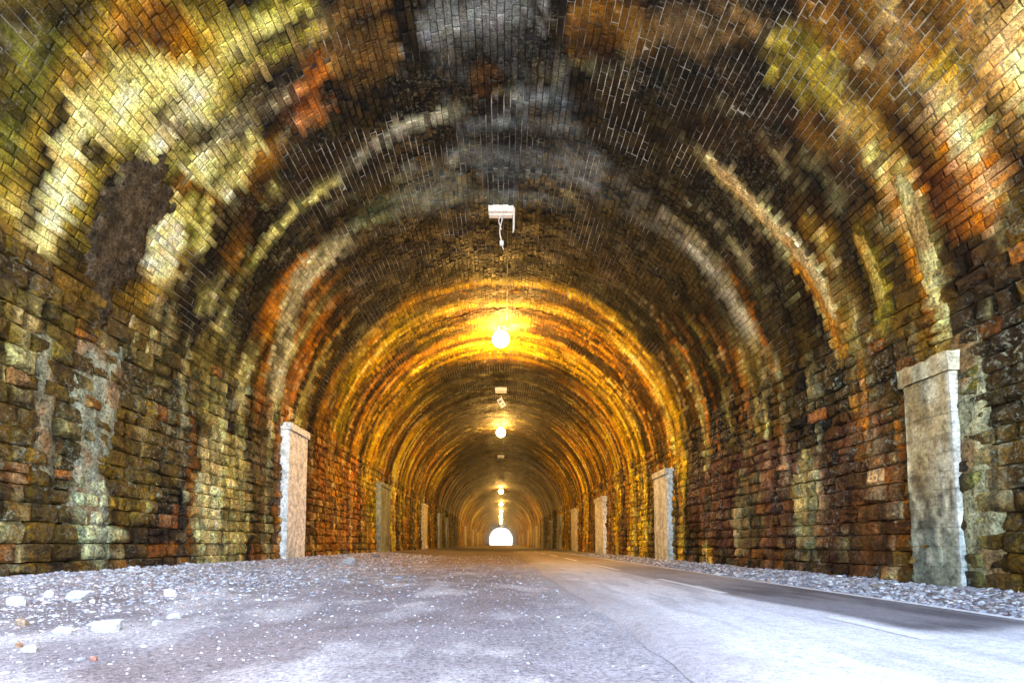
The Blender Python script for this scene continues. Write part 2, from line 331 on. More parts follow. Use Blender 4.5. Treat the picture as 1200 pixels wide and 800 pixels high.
# ------------------------------------------------------------------ materials
class NT:
    def __init__(s, name):
        s.m = bpy.data.materials.new(name); s.m.use_nodes = True; s.t = s.m.node_tree; s.b = s.t.nodes["Principled BSDF"]
    def n(s, typ, **kw):
        o = s.t.nodes.new(typ)
        for k, v in kw.items():
            if k.startswith("i_"): o.inputs[k[2:].replace("_", " ")].default_value = v
            else: setattr(o, k, v)
        return o
    def l(s, a, b): s.t.links.new(a, b)
    def noise(s, vec, scale, detail=5, rough=.6):
        o = s.n("ShaderNodeTexNoise"); o.inputs["Scale"].default_value = scale; o.inputs["Detail"].default_value = detail; o.inputs["Roughness"].default_value = rough
        s.l(vec, o.inputs["Vector"]); return o.outputs["Fac"]
    def ramp(s, fac, stops):
        o = s.n("ShaderNodeValToRGB"); e = o.color_ramp.elements
        while len(e) < len(stops): e.new(.5)
        for i, (p, c) in enumerate(stops): e[i].position = p; e[i].color = (*c, 1) if len(c) == 3 else c
        s.l(fac, o.inputs[0]); return o.outputs[0]
    def mixc(s, a, b, fac, mode='MIX'):
        o = s.n("ShaderNodeMix", data_type='RGBA', blend_type=mode)
        for k, v in ((0, fac), (6, a), (7, b)):
            if hasattr(v, "default_value") and hasattr(v, "node"): s.l(v, o.inputs[k])
            else: o.inputs[k].default_value = v if k == 0 else (*v, 1)
        return o.outputs[2]
    def math(s, op, a, b=0.0):
        o = s.n("ShaderNodeMath", operation=op)
        for k, v in ((0, a), (1, b)):
            if hasattr(v, "node"): s.l(v, o.inputs[k])
            else: o.inputs[k].default_value = v
        return o.outputs[0]
    def bump(s, h, strength, dist, normal=None):
        o = s.n("ShaderNodeBump"); o.inputs["Strength"].default_value = strength; o.inputs["Distance"].default_value = dist
        s.l(h, o.inputs["Height"])
        if normal is not None: s.l(normal, o.inputs["Normal"])
        return o.outputs[0]
def g3(v): return (v, v, v)
def masonry(name, fine=60., bumpd=.012, rough=(.55, .95), contrast=.9, bricks=None, lichen=0., drips=0., spec=.12):
    t = NT(name); pos = t.n("ShaderNodeNewGeometry").outputs["Position"]
    at = t.n("ShaderNodeVertexColor", layer_name="Col").outputs[0]
    n1 = t.noise(pos, fine, 6, .7); n2 = t.noise(pos, fine*.28, 5, .65); n3 = t.noise(pos, 3.1, 4, .6)
    k = t.ramp(n1, [(.30, g3(1-.75*contrast)), (.5, g3(1.0)), (.72, g3(1+.8*contrast))])
    c = t.mixc(at, k, 1.0, 'MULTIPLY')
    k2 = t.ramp(n2, [(.34, g3(.42)), (.5, g3(1.0)), (.68, g3(1.4))])
    c = t.mixc(c, k2, .8, 'MULTIPLY')
    h = t.math('ADD', t.math('MULTIPLY', n1, .5), n2)
    if drips:
        mp = t.n("ShaderNodeMapping"); mp.inputs["Scale"].default_value = (11, 11, .9); t.l(pos, mp.inputs["Vector"])
        dn = t.noise(mp.outputs[0], 1.0, 5, .65)
        c = t.mixc(c, t.ramp(dn, [(.36, g3(.38)), (.5, g3(1.0)), (.66, (1.7, 1.65, 1.45))]), drips, 'MULTIPLY')
    if lichen:
        big = t.noise(pos, 1.3, 4, .6); sp = t.noise(pos, 24, 6, .8)
        m = t.math('MULTIPLY', t.ramp(big, [(.46, g3(0)), (.60, g3(1))]), t.ramp(sp, [(.52, g3(0)), (.60, g3(1))]))
        c = t.mixc(c, (.50, .51, .38), t.math('MULTIPLY', m, lichen))
        h = t.math('ADD', h, t.math('MULTIPLY', m, .5))
    if bricks:
        uv = t.n("ShaderNodeUVMap", uv_map="UVMap").outputs[0]
        br = t.n("ShaderNodeTexBrick"); br.inputs["Scale"].default_value = 1.0
        br.inputs["Brick Width"].default_value = bricks[0]; br.inputs["Row Height"].default_value = bricks[1]; br.inputs["Mortar Size"].default_value = bricks[2]
        br.inputs["Color1"].default_value = (.62, .62, .62, 1); br.inputs["Color2"].default_value = (1.3, 1.3, 1.3, 1); br.inputs["Mortar"].default_value = (.55, .55, .55, 1)
        t.l(uv, br.inputs["Vector"]); c = t.mixc(c, br.outputs["Color"], .8, 'MULTIPLY')
        h = t.math('ADD', h, t.math('MULTIPLY', br.outputs["Fac"], -bricks[3]))
    t.l(c, t.b.inputs["Base Color"])
    r = t.ramp(n3, [(.38, g3(rough[0])), (.62, g3(rough[1]))]); t.l(r, t.b.inputs["Roughness"])
    t.b.inputs["Specular IOR Level"].default_value = spec
    t.l(t.bump(h, .9, bumpd), t.b.inputs["Normal"])
    return t.m
M_BRICK = masonry("weathered_brick", 80, .02, (.62, .95), 1.15, lichen=.2)
M_STONE = masonry("rock_faced_stone", 40, .075, (.28, .8), 1.5, lichen=.85, drips=.9, spec=.22)
M_MORTAR = masonry("old_mortar", 110, .012, (.8, .98), .9)
M_FARBRICK = masonry("brick_lining", 60, .012, (.55, .95), .8, (.235, .077, .012, .9))
M_FARSTONE = masonry("stone_lining", 26, .06, (.45, .9), 1.0, (.42, .19, .016, 1.6), drips=.6)
M_CRUST = masonry("lime_crust", 42, .06, (.35, .8), 1.2, drips=.5)
M_PIER = masonry("pilaster_paint", 36, .012, (.6, .9), .7)
M_ROUGH = masonry("rough_render", 46, .09, (.6, .95), 1.6)
M_GRAVEL = masonry("gravel_stone", 120, .004, (.8, .95), .5)
def plain(name, col, rough=.5, metal=0., var=.35, scale=30., bump=.0):
    t = NT(name); pos = t.n("ShaderNodeNewGeometry").outputs["Position"]; n = t.noise(pos, scale, 6, .65)
    c = t.mixc(tuple(col), t.ramp(n, [(.35, g3(1-var)), (.6, g3(1.0))]), 1.0, 'MULTIPLY')
    t.l(c, t.b.inputs["Base Color"]); t.b.inputs["Roughness"].default_value = rough; t.b.inputs["Metallic"].default_value = metal
    if bump: t.l(t.bump(n, .6, bump), t.b.inputs["Normal"])
    return t.m
M_WHITE = plain("white_enamel", (.78, .78, .76), .45, 0, .35, 40)
M_GALV = plain("galvanised_steel", (.62, .63, .64), .4, .6, .3, 35)
M_DARK = plain("dark_cast_iron", (.05, .05, .05), .6, .3)
M_CABLE = plain("cable_sheath", (.74, .74, .72), .6)
M_PAINT = plain("road_paint", (.80, .80, .78), .8, 0, .3, 45, .002)
def glow(name, col, strength):
    t = NT(name); t.b.inputs["Base Color"].default_value = (.8, .6, .3, 1); t.b.inputs["Emission Color"].default_value = (*col, 1); t.b.inputs["Emission Strength"].default_value = strength
    return t.m
M_SODIUM = glow("sodium_glass", (1.0, .53, .11), LAMP_POWER)
def track_material():
    t = NT("dusty_track"); pos = t.n("ShaderNodeNewGeometry").outputs["Position"]
    at = t.n("ShaderNodeVertexColor", layer_name="Col").outputs[0]
    a = t.noise(pos, 1.7, 6, .7); b = t.noise(pos, 55, 6, .75); d = t.noise(pos, 170, 3, .7)
    c = t.mixc(at, t.ramp(b, [(.32, g3(.3)), (.5, g3(1.)), (.68, g3(1.6))]), 1.0, 'MULTIPLY')
    c = t.mixc(c, t.ramp(d, [(.35, g3(.6)), (.5, g3(1.)), (.7, g3(1.5))]), .7, 'MULTIPLY')
    c = t.mixc(c, t.ramp(a, [(.35, g3(.75)), (.65, g3(1.2))]), .8, 'MULTIPLY')
    t.l(c, t.b.inputs["Base Color"]); t.b.inputs["Roughness"].default_value = .92
    t.l(t.bump(t.math('ADD', b, t.math('MULTIPLY', d, .5)), 1.0, .016), t.b.inputs["Normal"])
    return t.m
M_TRACK = track_material()
def path_material():
    t = NT("headlit_asphalt"); pos = t.n("ShaderNodeNewGeometry").outputs["Position"]
    at = t.n("ShaderNodeVertexColor", layer_name="Col").outputs[0]
    d = t.noise(pos, 120, 6, .8); b = t.noise(pos, 24, 6, .75)
    c = t.mixc(at, t.ramp(d, [(.34, g3(.42)), (.5, g3(1.)), (.7, g3(1.4))]), .9, 'MULTIPLY')
    c = t.mixc(c, t.ramp(b, [(.35, g3(.72)), (.62, g3(1.08))]), .9, 'MULTIPLY')
    t.l(c, t.b.inputs["Base Color"]); t.b.inputs["Roughness"].default_value = .85
    t.l(t.bump(d, .8, .006), t.b.inputs["Normal"])
    return t.m
M_PATH = path_material()
M_EARTH = plain("earth_and_grass", (.16, .17, .09), .95, 0, .5, 1.5, .05)

# ------------------------------------------------------------------ ground, track, path
def grid_sheet(xs, ys, zf, cf, name, mat, smooth=True):
    X, Y = np.meshgrid(xs, ys); Z = zf(X, Y); nx, ny = len(xs), len(ys)
    i = np.arange(nx-1)[None]+np.arange(ny-1)[:, None]*nx
    Q = np.stack([i, i+1, i+1+nx, i+nx], -1).reshape(-1, 4)
    me = quad_mesh(name, np.stack([X, Y, Z], -1), Q, None if cf is None else cf(X, Y), smooth)
    return link_mesh(name, me, mat)
def ground_z(x, y):
    x = np.asarray(x, float); y = np.asarray(y, float)
    left = .10*sm(-1.6, -3.7, x)+.05*sm(-3.0, -3.9, x); right = .035*sm(2.75, 3.7, x)
    rut = -.022*np.exp(-((x+1.05)/.28)**2)-.018*np.exp(-((x-.30)/.2)**2)
    n = .03*(fbm(x*1.3, y*.8, 400, 4)-.5)+.014*(fbm(x*6, y*5, 410, 3)-.5)
    return left+right+(rut+n)*(1-sm(.45, .57, x)*sm(2.75, 2.62, x))-.02*sm(.45, .57, x)*sm(2.75, 2.62, x)
def track_col(X, Y):
    x = X.ravel(); y = Y.ravel()
    c = np.tile(np.array([.35, .325, .35]), (len(x), 1))
    def mx(col, a):
        nonlocal c; c = c*(1-a[:, None])+np.array(col)[None]*a[:, None]
    mx((.46, .445, .455), sm(-1.3, -2.4, x)*.8)
    f1 = fbm(x*1.8, y*1.1, 420, 5); f2 = fbm(x*4, y*2.2, 430, 5)
    mx((.70, .69, .70), sm(.53, .68, f2)*.8*sm(16, 9, y))
    mx((.22, .195, .21), sm(.55, .7, f1)*.7)
    mx((.30, .24, .22), sm(.52, .66, fbm(x*1.1+7, y*.5, 440, 4))*.5)
    wob = .18*(fbm(x*0+2, y*.7, 450, 3)-.5)
    mx((.66, .65, .67), np.exp(-((x+.55+wob)/.10)**2)*sm(.42, .6, f2)*.8*sm(11, 7, y))
    mx((.64, .63, .65), np.exp(-((x+1.45+wob)/.22)**2)*sm(.40, .6, f2)*.7*sm(12, 7, y))
    mx((.15, .13, .13), np.exp(-((x-.36+wob*.3)/.05)**2)*sm(.4, .6, f1)*.8)
    mx((.56, .55, .575), sm(.05, .55, x+.5*(fbm(x*3, y*2.2, 484, 5)-.5))*sm(3.2, 2.6, x)*.75)  # painted headlamp brightness spilling off the path edge
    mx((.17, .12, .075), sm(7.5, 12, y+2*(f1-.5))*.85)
    mx((.26, .25, .24), sm(2.62, 2.8, x)*.9)
    return np.clip(c*np.array([.88, .83, .785])[None], .02, .8)
ys = np.concatenate([np.arange(MOUTH_Y-.6, 1, .12), np.arange(1, 8, .035), np.geomspace(8, EXIT_Y+4, 150)])
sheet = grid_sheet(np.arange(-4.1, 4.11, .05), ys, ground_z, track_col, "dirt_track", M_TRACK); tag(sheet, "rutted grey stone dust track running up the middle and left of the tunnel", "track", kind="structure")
PX0, PX1, PZ = .57, 2.63, .012
def path_z(x, y):
    return PZ+.006*(fbm(x*2, y*1.2, 460, 3)-.5)-.03*(sm(PX0+.05, PX0-.0, x)+sm(PX1-.05, PX1, x))
def path_col(X, Y):
    x = X.ravel(); y = Y.ravel(); f = fbm(x*2.5, y*1.0, 470, 5); g = fbm(x*8, y*1.2, 480, 4)
    pale = np.array([.70, .685, .685]); dark = np.array([.105, .095, .105])  # pale tone paints headlamp brightness into the tarmac
    edge = np.where(y < 4.6, 1.70+.06*np.sin(y*3), 1.58)+.10*(f-.5)
    d = sm(edge-.05, edge+.08, x)*sm(2.14, 2.34, y+.35*(f-.5)-.25*np.maximum(x-2.2, 0))
    d = d*(.75+.25*sm(.35, .6, f))*(1-.3*sm(4.3, 5.2, y+.8*(f-.5)))
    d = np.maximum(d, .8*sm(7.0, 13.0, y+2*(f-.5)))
    d = np.maximum(d, .45*np.exp(-((x-.66)/.07)**2)*sm(.45, .6, g))
    d = np.maximum(d, .28*sm(.5, .68, g))
    dust = .45*sm(2.42, 2.6, x+.25*(g-.5))  # lifts the right edge towards the pale headlamp tone
    d = d*(1-dust)
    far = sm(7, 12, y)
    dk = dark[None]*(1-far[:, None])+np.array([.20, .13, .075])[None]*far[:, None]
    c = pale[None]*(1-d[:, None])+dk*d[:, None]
    c = c*(1+.22*(fbm(x*14, y*.6, 482, 4)-.5)+.25*(f-.5))[:, None]
    k = (sm(.98, .60, x+.5*(fbm(x*3, y*2.2, 484, 5)-.5))*.9)[:, None]
    return c*(1-k)+track_col(X, Y)*k
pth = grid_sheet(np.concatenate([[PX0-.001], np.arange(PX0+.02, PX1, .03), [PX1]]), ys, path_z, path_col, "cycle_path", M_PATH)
pco = np.empty(len(pth.data.vertices)*3, np.float32); pth.data.vertices.foreach_get("co", pco); pco = pco.reshape(-1, 3)
pco[:, 0] += (.14*(fbm(pco[:, 1]*1.6, pco[:, 1]*0, 486, 5)-.5))*sm(.9, .57, pco[:, 0])+(.10*(fbm(pco[:, 1]*1.9, pco[:, 1]*0+7, 487, 5)-.5))*sm(2.4, 2.63, pco[:, 0])
pth.data.vertices.foreach_set("co", pco.ravel()); pth.data.update()
tag(pth, "pale dust covered tarmac path along the right side with dashed white line", "path", kind="structure")  # the pale tone is painted headlamp brightness
for y0, y1 in ((2.0, 2.62), (3.85, 5.45), (7.2, 9.4), (11.2, 13.4), (15.2, 17.4), (19.2, 21.4), (23.5, 25.7), (28, 30.2)):
    def edgey(X, Y): return path_z(X, Y)+.004
    xs = np.linspace(1.625, 1.70, 5); yy = np.linspace(y0, y1, 24); X, Y = np.meshgrid(xs, yy)
    X = X+.012*(fbm(Y*4, X*9, 490, 3)-.5); Z = path_z(X, Y)+.0025
    i = np.arange(4)[None]+np.arange(23)[:, None]*5; Q = np.stack([i, i+1, i+6, i+5], -1).reshape(-1, 4)
    link_mesh("lane_dash", quad_mesh("lane_dash", np.stack([X, Y, Z], -1), Q), M_PAINT, pth)
X, Y = np.meshgrid(np.linspace(2.50, 2.565, 3), np.linspace(1.2, 30, 200)); X = X+.03*(fbm(Y*1.3, X*0, 495, 4)-.5); Z = path_z(X, Y)+.004
i = np.arange(2)[None]+np.arange(199)[:, None]*3; Q = np.stack([i, i+1, i+4, i+3], -1).reshape(-1, 4)
link_mesh("edge_line", quad_mesh("edge_line", np.stack([X, Y, Z], -1), Q), M_PAINT, pth)
# land outside both mouths of the tunnel
gx = np.concatenate([-np.geomspace(3000, 5, 30), np.geomspace(5, 3000, 30)]); gy = np.concatenate([-np.geomspace(3000, 3, 26), np.linspace(0, EXIT_Y, 12), EXIT_Y+np.geomspace(3, 3000, 26)])
def land_z(x, y):
    inside = (y > MOUTH_Y-1) & (y < EXIT_Y+2)
    bank = np.where(inside, 0, 9*sm(9, 26, np.abs(x)))*sm(-120, -6, np.where(y < 0, y, -1e9+0*y)) if False else 9*sm(9, 26, np.abs(x))*np.where(inside, 0, 1)*sm(150, 60, np.abs(y-EXIT_Y/2)-EXIT_Y/2)
    return -.08+bank
land = grid_sheet(gx, gy, land_z, None, "ground", M_EARTH); tag(land, "open ground beyond the far mouth of the tunnel", "ground", kind="structure")
apx = np.linspace(-8, 8, 9)
ap = grid_sheet(apx, np.array([-60, -30, -12, MOUTH_Y-.61]), lambda x, y: 0*x-.06, None, "approach_road", plain("pale_gravel", (.42, .40, .38), .95, 0, .3, 8)); tag(ap, kind="structure")
ap2 = grid_sheet(apx, np.array([EXIT_Y+4.01, EXIT_Y+20, EXIT_Y+60]), lambda x, y: 0*x-.06, None, "approach_road", ap.data.materials[0]); tag(ap2, kind="structure")

# ------------------------------------------------------------------ brick vault
vault = empty("brick_vault", (0, 0, STONE_TOP), "stained brick barrel vault with soot black crown and yellow green sides", "vault")
Y_BRICK0, Y_BRICK1 = 2.2, 30.0
def lining(name, s0, s1, ns, yarr, d, colf, mat, parent, shrink=0.0):
    ss = np.linspace(s0, s1, ns); S, Y = np.meshgrid(ss, yarr); P = prof(S, Y, d)
    i = np.arange(ns-1)[None]+np.arange(len(yarr)-1)[:, None]*ns
    Q = np.stack([i, i+ns, i+1+ns, i+1], -1).reshape(-1, 4)
    me = quad_mesh(name, P, Q, colf(S, Y), True)
    uv = me.uv_layers.new(name="UVMap"); vi = np.empty(Q.size, np.int32); me.loops.foreach_get("vertex_index", vi)
    U = np.stack([Y.ravel(), S.ravel()], -1)[vi]; uv.data.foreach_set("uv", U.astype(np.float32).ravel())
    return link_mesh(name, me, mat, parent)
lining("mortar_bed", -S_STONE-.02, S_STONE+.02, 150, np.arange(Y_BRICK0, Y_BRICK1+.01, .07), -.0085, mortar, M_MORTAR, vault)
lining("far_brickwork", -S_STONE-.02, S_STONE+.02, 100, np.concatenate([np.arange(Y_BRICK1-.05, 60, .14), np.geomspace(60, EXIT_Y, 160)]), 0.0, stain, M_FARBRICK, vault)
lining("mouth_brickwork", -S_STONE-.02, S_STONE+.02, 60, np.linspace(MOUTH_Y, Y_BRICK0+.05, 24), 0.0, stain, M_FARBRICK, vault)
# bricks: 12 points each (foot, shoulder, bevelled face), laid in courses that run down the tunnel
def box_bricks(cs, cy, hs, hy, d, tilt, bev):
    sg = np.array([[-1, -1], [1, -1], [1, 1], [-1, 1]], float); P = []
    for lvl in range(3):
        inset = bev if lvl == 2 else 0*bev
        dd = -.014 if lvl == 0 else (d-bev*.8 if lvl == 1 else d)
        j = RNG.normal(0, .0016, (len(cs), 4, 2))
        S = cs[:, None]+sg[None, :, 0]*(hs-inset)[:, None]+j[..., 0]; Y = cy[:, None]+sg[None, :, 1]*(hy-inset)[:, None]+j[..., 1]
        D = (dd if np.ndim(dd) else np.full(len(cs), dd))[:, None]+(0 if lvl == 0 else (tilt[:, :1]*sg[None, :, 0]+tilt[:, 1:]*sg[None, :, 1]))
        und = undul(cs, cy)[:, None]
        P.append(prof(S, Y, D+und, und=False))
    return np.concatenate(P, 1)
BQ = np.array([[0, 1, 5, 4], [1, 2, 6, 5], [2, 3, 7, 6], [3, 0, 4, 7], [4, 5, 9, 8], [5, 6, 10, 9], [6, 7, 11, 10], [7, 4, 8, 11], [8, 9, 10, 11]])
nc = int(round(2*S_STONE/.0765)); ch = 2*S_STONE/nc
cs, cy, hs, hy = [], [], [], []
for k in range(nc):
    s = -S_STONE+(k+.5)*ch; y = Y_BRICK0+random.random()*.2
    while y < Y_BRICK1:
        header = random.random() < (.25 if k % 5 == 0 else .93)
        L = (.108 if header else .222)*random.uniform(.96, 1.03)
        if not (False):
            cs.append(s+random.gauss(0, .0012)); cy.append(y+L/2); hs.append(ch/2-random.uniform(.0028, .0055)); hy.append(L/2-.0050)
        y += L
cs, cy, hs, hy = map(np.array, (cs, cy, hs, hy)); N = len(cs)
bd = RNG.normal(.0035, .0035, N); btilt = RNG.normal(0, .0013, (N, 2)); bev = RNG.uniform(.003, .007, N)
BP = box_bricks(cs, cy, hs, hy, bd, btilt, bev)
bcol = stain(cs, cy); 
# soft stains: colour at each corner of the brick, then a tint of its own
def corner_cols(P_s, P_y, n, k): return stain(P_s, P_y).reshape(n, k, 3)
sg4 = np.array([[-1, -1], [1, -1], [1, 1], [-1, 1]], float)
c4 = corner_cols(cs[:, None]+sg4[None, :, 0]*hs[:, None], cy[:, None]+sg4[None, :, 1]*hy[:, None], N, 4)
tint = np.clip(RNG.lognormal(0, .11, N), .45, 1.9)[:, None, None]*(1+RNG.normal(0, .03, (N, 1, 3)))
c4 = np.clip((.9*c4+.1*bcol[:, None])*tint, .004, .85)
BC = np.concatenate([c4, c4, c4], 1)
u_, v_, dep = project(BP[:, 8:12].mean(1)); uu, vv, _ = project(BP[:, 8:12])
area = np.abs((uu[:, 0]-uu[:, 2])*(vv[:, 1]-vv[:, 3])-(uu[:, 1]-uu[:, 3])*(vv[:, 0]-vv[:, 2]))/2
inview = (u_ > 6) & (u_ < 1194) & (v_ > 6) & (v_ < 794)
order = np.argsort(-np.where(inview, area, 0)); single = np.zeros(N, bool); single[order[:300]] = True
for k in order[:300]:
    link_mesh("brick", quad_mesh("brick", BP[k], BQ, BC[k]), M_BRICK, vault)
rest = np.where(~single)[0]
Q = (BQ[None]+(np.arange(len(rest))*12)[:, None, None]).reshape(-1, 4)
o = link_mesh("brickwork", quad_mesh("brickwork", BP[rest].reshape(-1, 3), Q, BC[rest].reshape(-1, 3)), M_BRICK, vault); o["kind"] = "stuff"

# crusts that grew or were trowelled over the bricks
def crust(name, mat, sarr, yc, w, thick, col, seed, parent, across=9, base=-.012):
    """lumpy ribbon along the vault: SARR arc lengths, YC its distance and W its half width (metres) at each"""
    n = len(sarr); v = np.linspace(-1, 1, across); S = np.repeat(sarr[:, None], across, 1)
    wob = w[:, None]*(.75+.6*fbm(S*3.1+7, S*0+v[None]*0+seed, seed, 3)); Y = yc[:, None]+v[None]*wob
    prf = np.sqrt(np.clip(1-v[None]**2, 0, 1)); ends = np.minimum(sm(0, .12, np.linspace(0, 1, n)), sm(1, .88, np.linspace(0, 1, n)))[:, None]
    D = base+(.016+thick*fbm(S*6, Y*9, seed+1, 4))*prf*ends
    P = prof(S, Y, D); i = np.arange(across-1)[None]+np.arange(n-1)[:, None]*across
    Q = np.stack([i, i+1, i+1+across, i+across], -1).reshape(-1, 4)
    f = fbm(S*7, Y*16, seed+2, 4).ravel()[:, None]; C = np.clip(np.asarray(col)[None]*(.55+.9*f), .01, .85)
    g = fbm(S*2.5, Y*5, seed+3, 4).ravel()[:, None]; C = C*(1-sm(.5, .66, g)*.6)+np.array(lin(150, 92, 26)*.8)[None]*sm(.5, .66, g)*.6
    return link_mesh(name, quad_mesh(name, P, Q, C, True), mat, parent)
for seed, (ss, yy, ww, R_, G_, B_, al, en) in enumerate(STREAKS):
    if seed in CRUSTED:
        sa = np.arange(ss[0], ss[-1], .035)
        crust("lime_streak", M_CRUST, sa, np.exp(np.interp(sa, ss, yy)), np.interp(sa, ss, ww)*np.exp(np.interp(sa, ss, yy))*CRUSTED[seed], .03, np.array([R_, G_, B_])*.85, 600+seed*9, vault)
def patch(cs_, cy_, rs, ry, col, seed, thick=.04):
    n = 56; a = np.linspace(-1.25, 1.25, n); A, B = np.meshgrid(a, a); S = cs_+A*rs; Y = cy_+B*ry
    rr = np.sqrt(A*A+B*B)+1.0*(fbm(S*3, Y*3, seed, 5)-.5)+.5*(fbm(S*12, Y*12, seed+2, 3)-.5)
    D = -.014+(.019+thick*fbm(S*11, Y*11, seed+4, 4))*sm(1.02, .86, rr)
    P = prof(S, Y, D); i = np.arange(n-1)[None]+np.arange(n-1)[:, None]*n; Q = np.stack([i, i+n, i+n+1, i+1], -1).reshape(-1, 4)
    keep = (rr.ravel()[Q] < 1.06).any(1)
    C = np.clip(np.asarray(col)[None]*(.1+1.7*fbm(S*16, Y*16, seed+5, 4).ravel()[:, None]**1.4), .01, .8)
    return link_mesh("render_patch", quad_mesh("render_patch", P, Q[keep], C, True), M_ROUGH, vault)
for args in PATCHES: patch(*args)

# ------------------------------------------------------------------ stone walls
SQ = []
for r_ in range(3):
    for c_ in range(3): SQ.append([r_*4+c_, r_*4+c_+1, (r_+1)*4+c_+1, (r_+1)*4+c_])
RING = [0, 1, 2, 3, 7, 11, 15, 14, 13, 12, 8, 4]
for k in range(12): SQ.append([RING[(k+1) % 12], RING[k], 16+k, 16+(k+1) % 12])
SQ = np.array(SQ)
def stone_wall(sign, label):
    w = empty("stone_wall", (sign*(R-.05), 0, 0), label, "wall")
    Y0, Y1 = 1.6, 46.0
    a, b = (S_STONE, S_BASE+.15) if sign > 0 else (-S_BASE-.15, -S_STONE)
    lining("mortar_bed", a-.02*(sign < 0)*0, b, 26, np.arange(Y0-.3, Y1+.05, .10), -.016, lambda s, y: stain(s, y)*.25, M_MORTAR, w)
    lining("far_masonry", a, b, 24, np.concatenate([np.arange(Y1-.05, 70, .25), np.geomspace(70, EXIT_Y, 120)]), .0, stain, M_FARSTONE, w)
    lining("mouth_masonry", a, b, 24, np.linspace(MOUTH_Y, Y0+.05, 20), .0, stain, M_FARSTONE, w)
    L = []
    s = S_STONE+.004
    while s < S_BASE+.1:
        hgt = random.uniform(.115, .185); y = Y0+random.random()*.3
        while y < Y1:
            ln = random.uniform(.13, .35)*(1.0 if hgt > .14 else .8)
            if random.random() < .10 and hgt > .155:
                L.append((s+hgt*.25, y+ln/2, hgt*.25-.004, ln/2-.004)); L.append((s+hgt*.75, y+ln/2, hgt*.25-.004, ln/2-.004))
            else: L.append((s+hgt/2, y+ln/2, hgt/2-.0045, ln/2-.005))
            y += ln
        s += hgt
    L = np.array(L); n = len(L); cs = L[:, 0]*sign; cy = L[:, 1]; hs = L[:, 2]; hy = L[:, 3]
    g = np.linspace(-1, 1, 4); GS, GY = np.meshgrid(g, g, indexing='ij'); GS = GS.ravel(); GY = GY.ravel()
    GS = np.sign(GS)*np.abs(GS)**.55; GY = np.sign(GY)*np.abs(GY)**.55
    rag = RNG.normal(0, .10, (n, 16, 2)); S = cs[:, None]+hs[:, None]*np.clip(GS[None]*sign+rag[..., 0]*.7, -1.03, 1.03); Y = cy[:, None]+hy[:, None]*np.clip(GY[None]+rag[..., 1]*.5, -1.02, 1.02)
    dome = (1-np.abs(GS)**7)*(1-np.abs(GY)**7)
    proud = RNG.uniform(.0, .024, n)+.02*(RNG.random(n) < .15); bulge = RNG.uniform(.010, .042, n)*(hs/.08)
    D = proud[:, None]+bulge[:, None]*(dome[None]*(.25+1.3*RNG.random((n, 16))))+RNG.normal(0, .010, (n, 16))
    und = undul(cs, cy)[:, None]
    front = prof(S, Y, D+und, und=False); back = prof(S[:, RING], Y[:, RING], und-.045+0*S[:, RING], und=False)
    P = np.concatenate([front, back], 1)
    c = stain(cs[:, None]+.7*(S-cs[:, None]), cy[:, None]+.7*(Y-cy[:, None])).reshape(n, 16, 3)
    t = np.clip(RNG.lognormal(0, .22, n), .4, 1.9)[:, None, None]*(1+RNG.normal(0, .03, (n, 1, 3)))*RNG.lognormal(0, .16, (n, 16, 1))
    rust = (RNG.random(n) < .03)[:, None, None]
    c = np.where(rust, c*.4+.6*(lin(168, 96, 30)*.8)[None, None], c)*t
    c = np.clip(c, .004, .85); C = np.concatenate([c, c[:, RING]], 1)
    u_, v_, _ = project(P[:, :16].mean(1)); uu, vv, _ = project(P[:, [0, 3, 15, 12]])
    area = np.abs((uu[:, 0]-uu[:, 2])*(vv[:, 1]-vv[:, 3])-(uu[:, 1]-uu[:, 3])*(vv[:, 0]-vv[:, 2]))/2
    inview = (u_ > 4) & (u_ < 1196) & (v_ < 700)
    order = np.argsort(-np.where(inview, area, 0))[:300]; single = np.zeros(n, bool); single[order] = True
    q = SQ if sign < 0 else SQ[:, ::-1]
    q = SQ
    for k in order: link_mesh("stone", quad_mesh("stone", P[k], q, C[k], False), M_STONE, w)
    rest = np.where(~single)[0]; Q = (q[None]+(np.arange(len(rest))*28)[:, None, None]).reshape(-1, 4)
    o = link_mesh("stonework", quad_mesh("stonework", P[rest].reshape(-1, 3), Q, C[rest].reshape(-1, 3), False), M_STONE, w); o["kind"] = "stuff"
    return w
WALL_L = stone_wall(-1, "rough stone wall on the left, mossy brown with pale lichen streaks, behind the gravel bank")
sa = np.arange(-7.35, -5.5, .03)
crust("lime_streak", M_CRUST, sa, 4.62+.12*(fbm(sa*2.0, sa*0, 900, 3)-.5)+.06*(sa+6.4), .20+.10*fbm(sa*2.2, sa*0+4, 905, 3), .05, (.27, .285, .20), 910, WALL_L, 13, -.004)
sa = np.arange(-7.0, -5.6, .03)
crust("lime_streak", M_CRUST, sa, 4.12+.10*(fbm(sa*2.0, sa*0, 920, 3)-.5), .05+.10*fbm(sa*2.2, sa*0+4, 925, 3), .04, (.22, .21, .13), 930, WALL_L, 9, -.008)
WALL_R = stone_wall(1, "reddish brown stone wall on the right behind the tarmac path and thin gravel strip")

sa = np.arange(5.65, 7.8, .03)
crust("lime_streak", M_CRUST, sa, 3.98-.10*sm(6, 7.6, sa)+.08*(fbm(sa*2.0, sa*0, 940, 3)-.5), .07+.12*fbm(sa*2.2, sa*0+4, 945, 3)+.06*sm(6.5, 7.7, sa), .05, (.30, .29, .17), 950, WALL_R, 11, -.004)
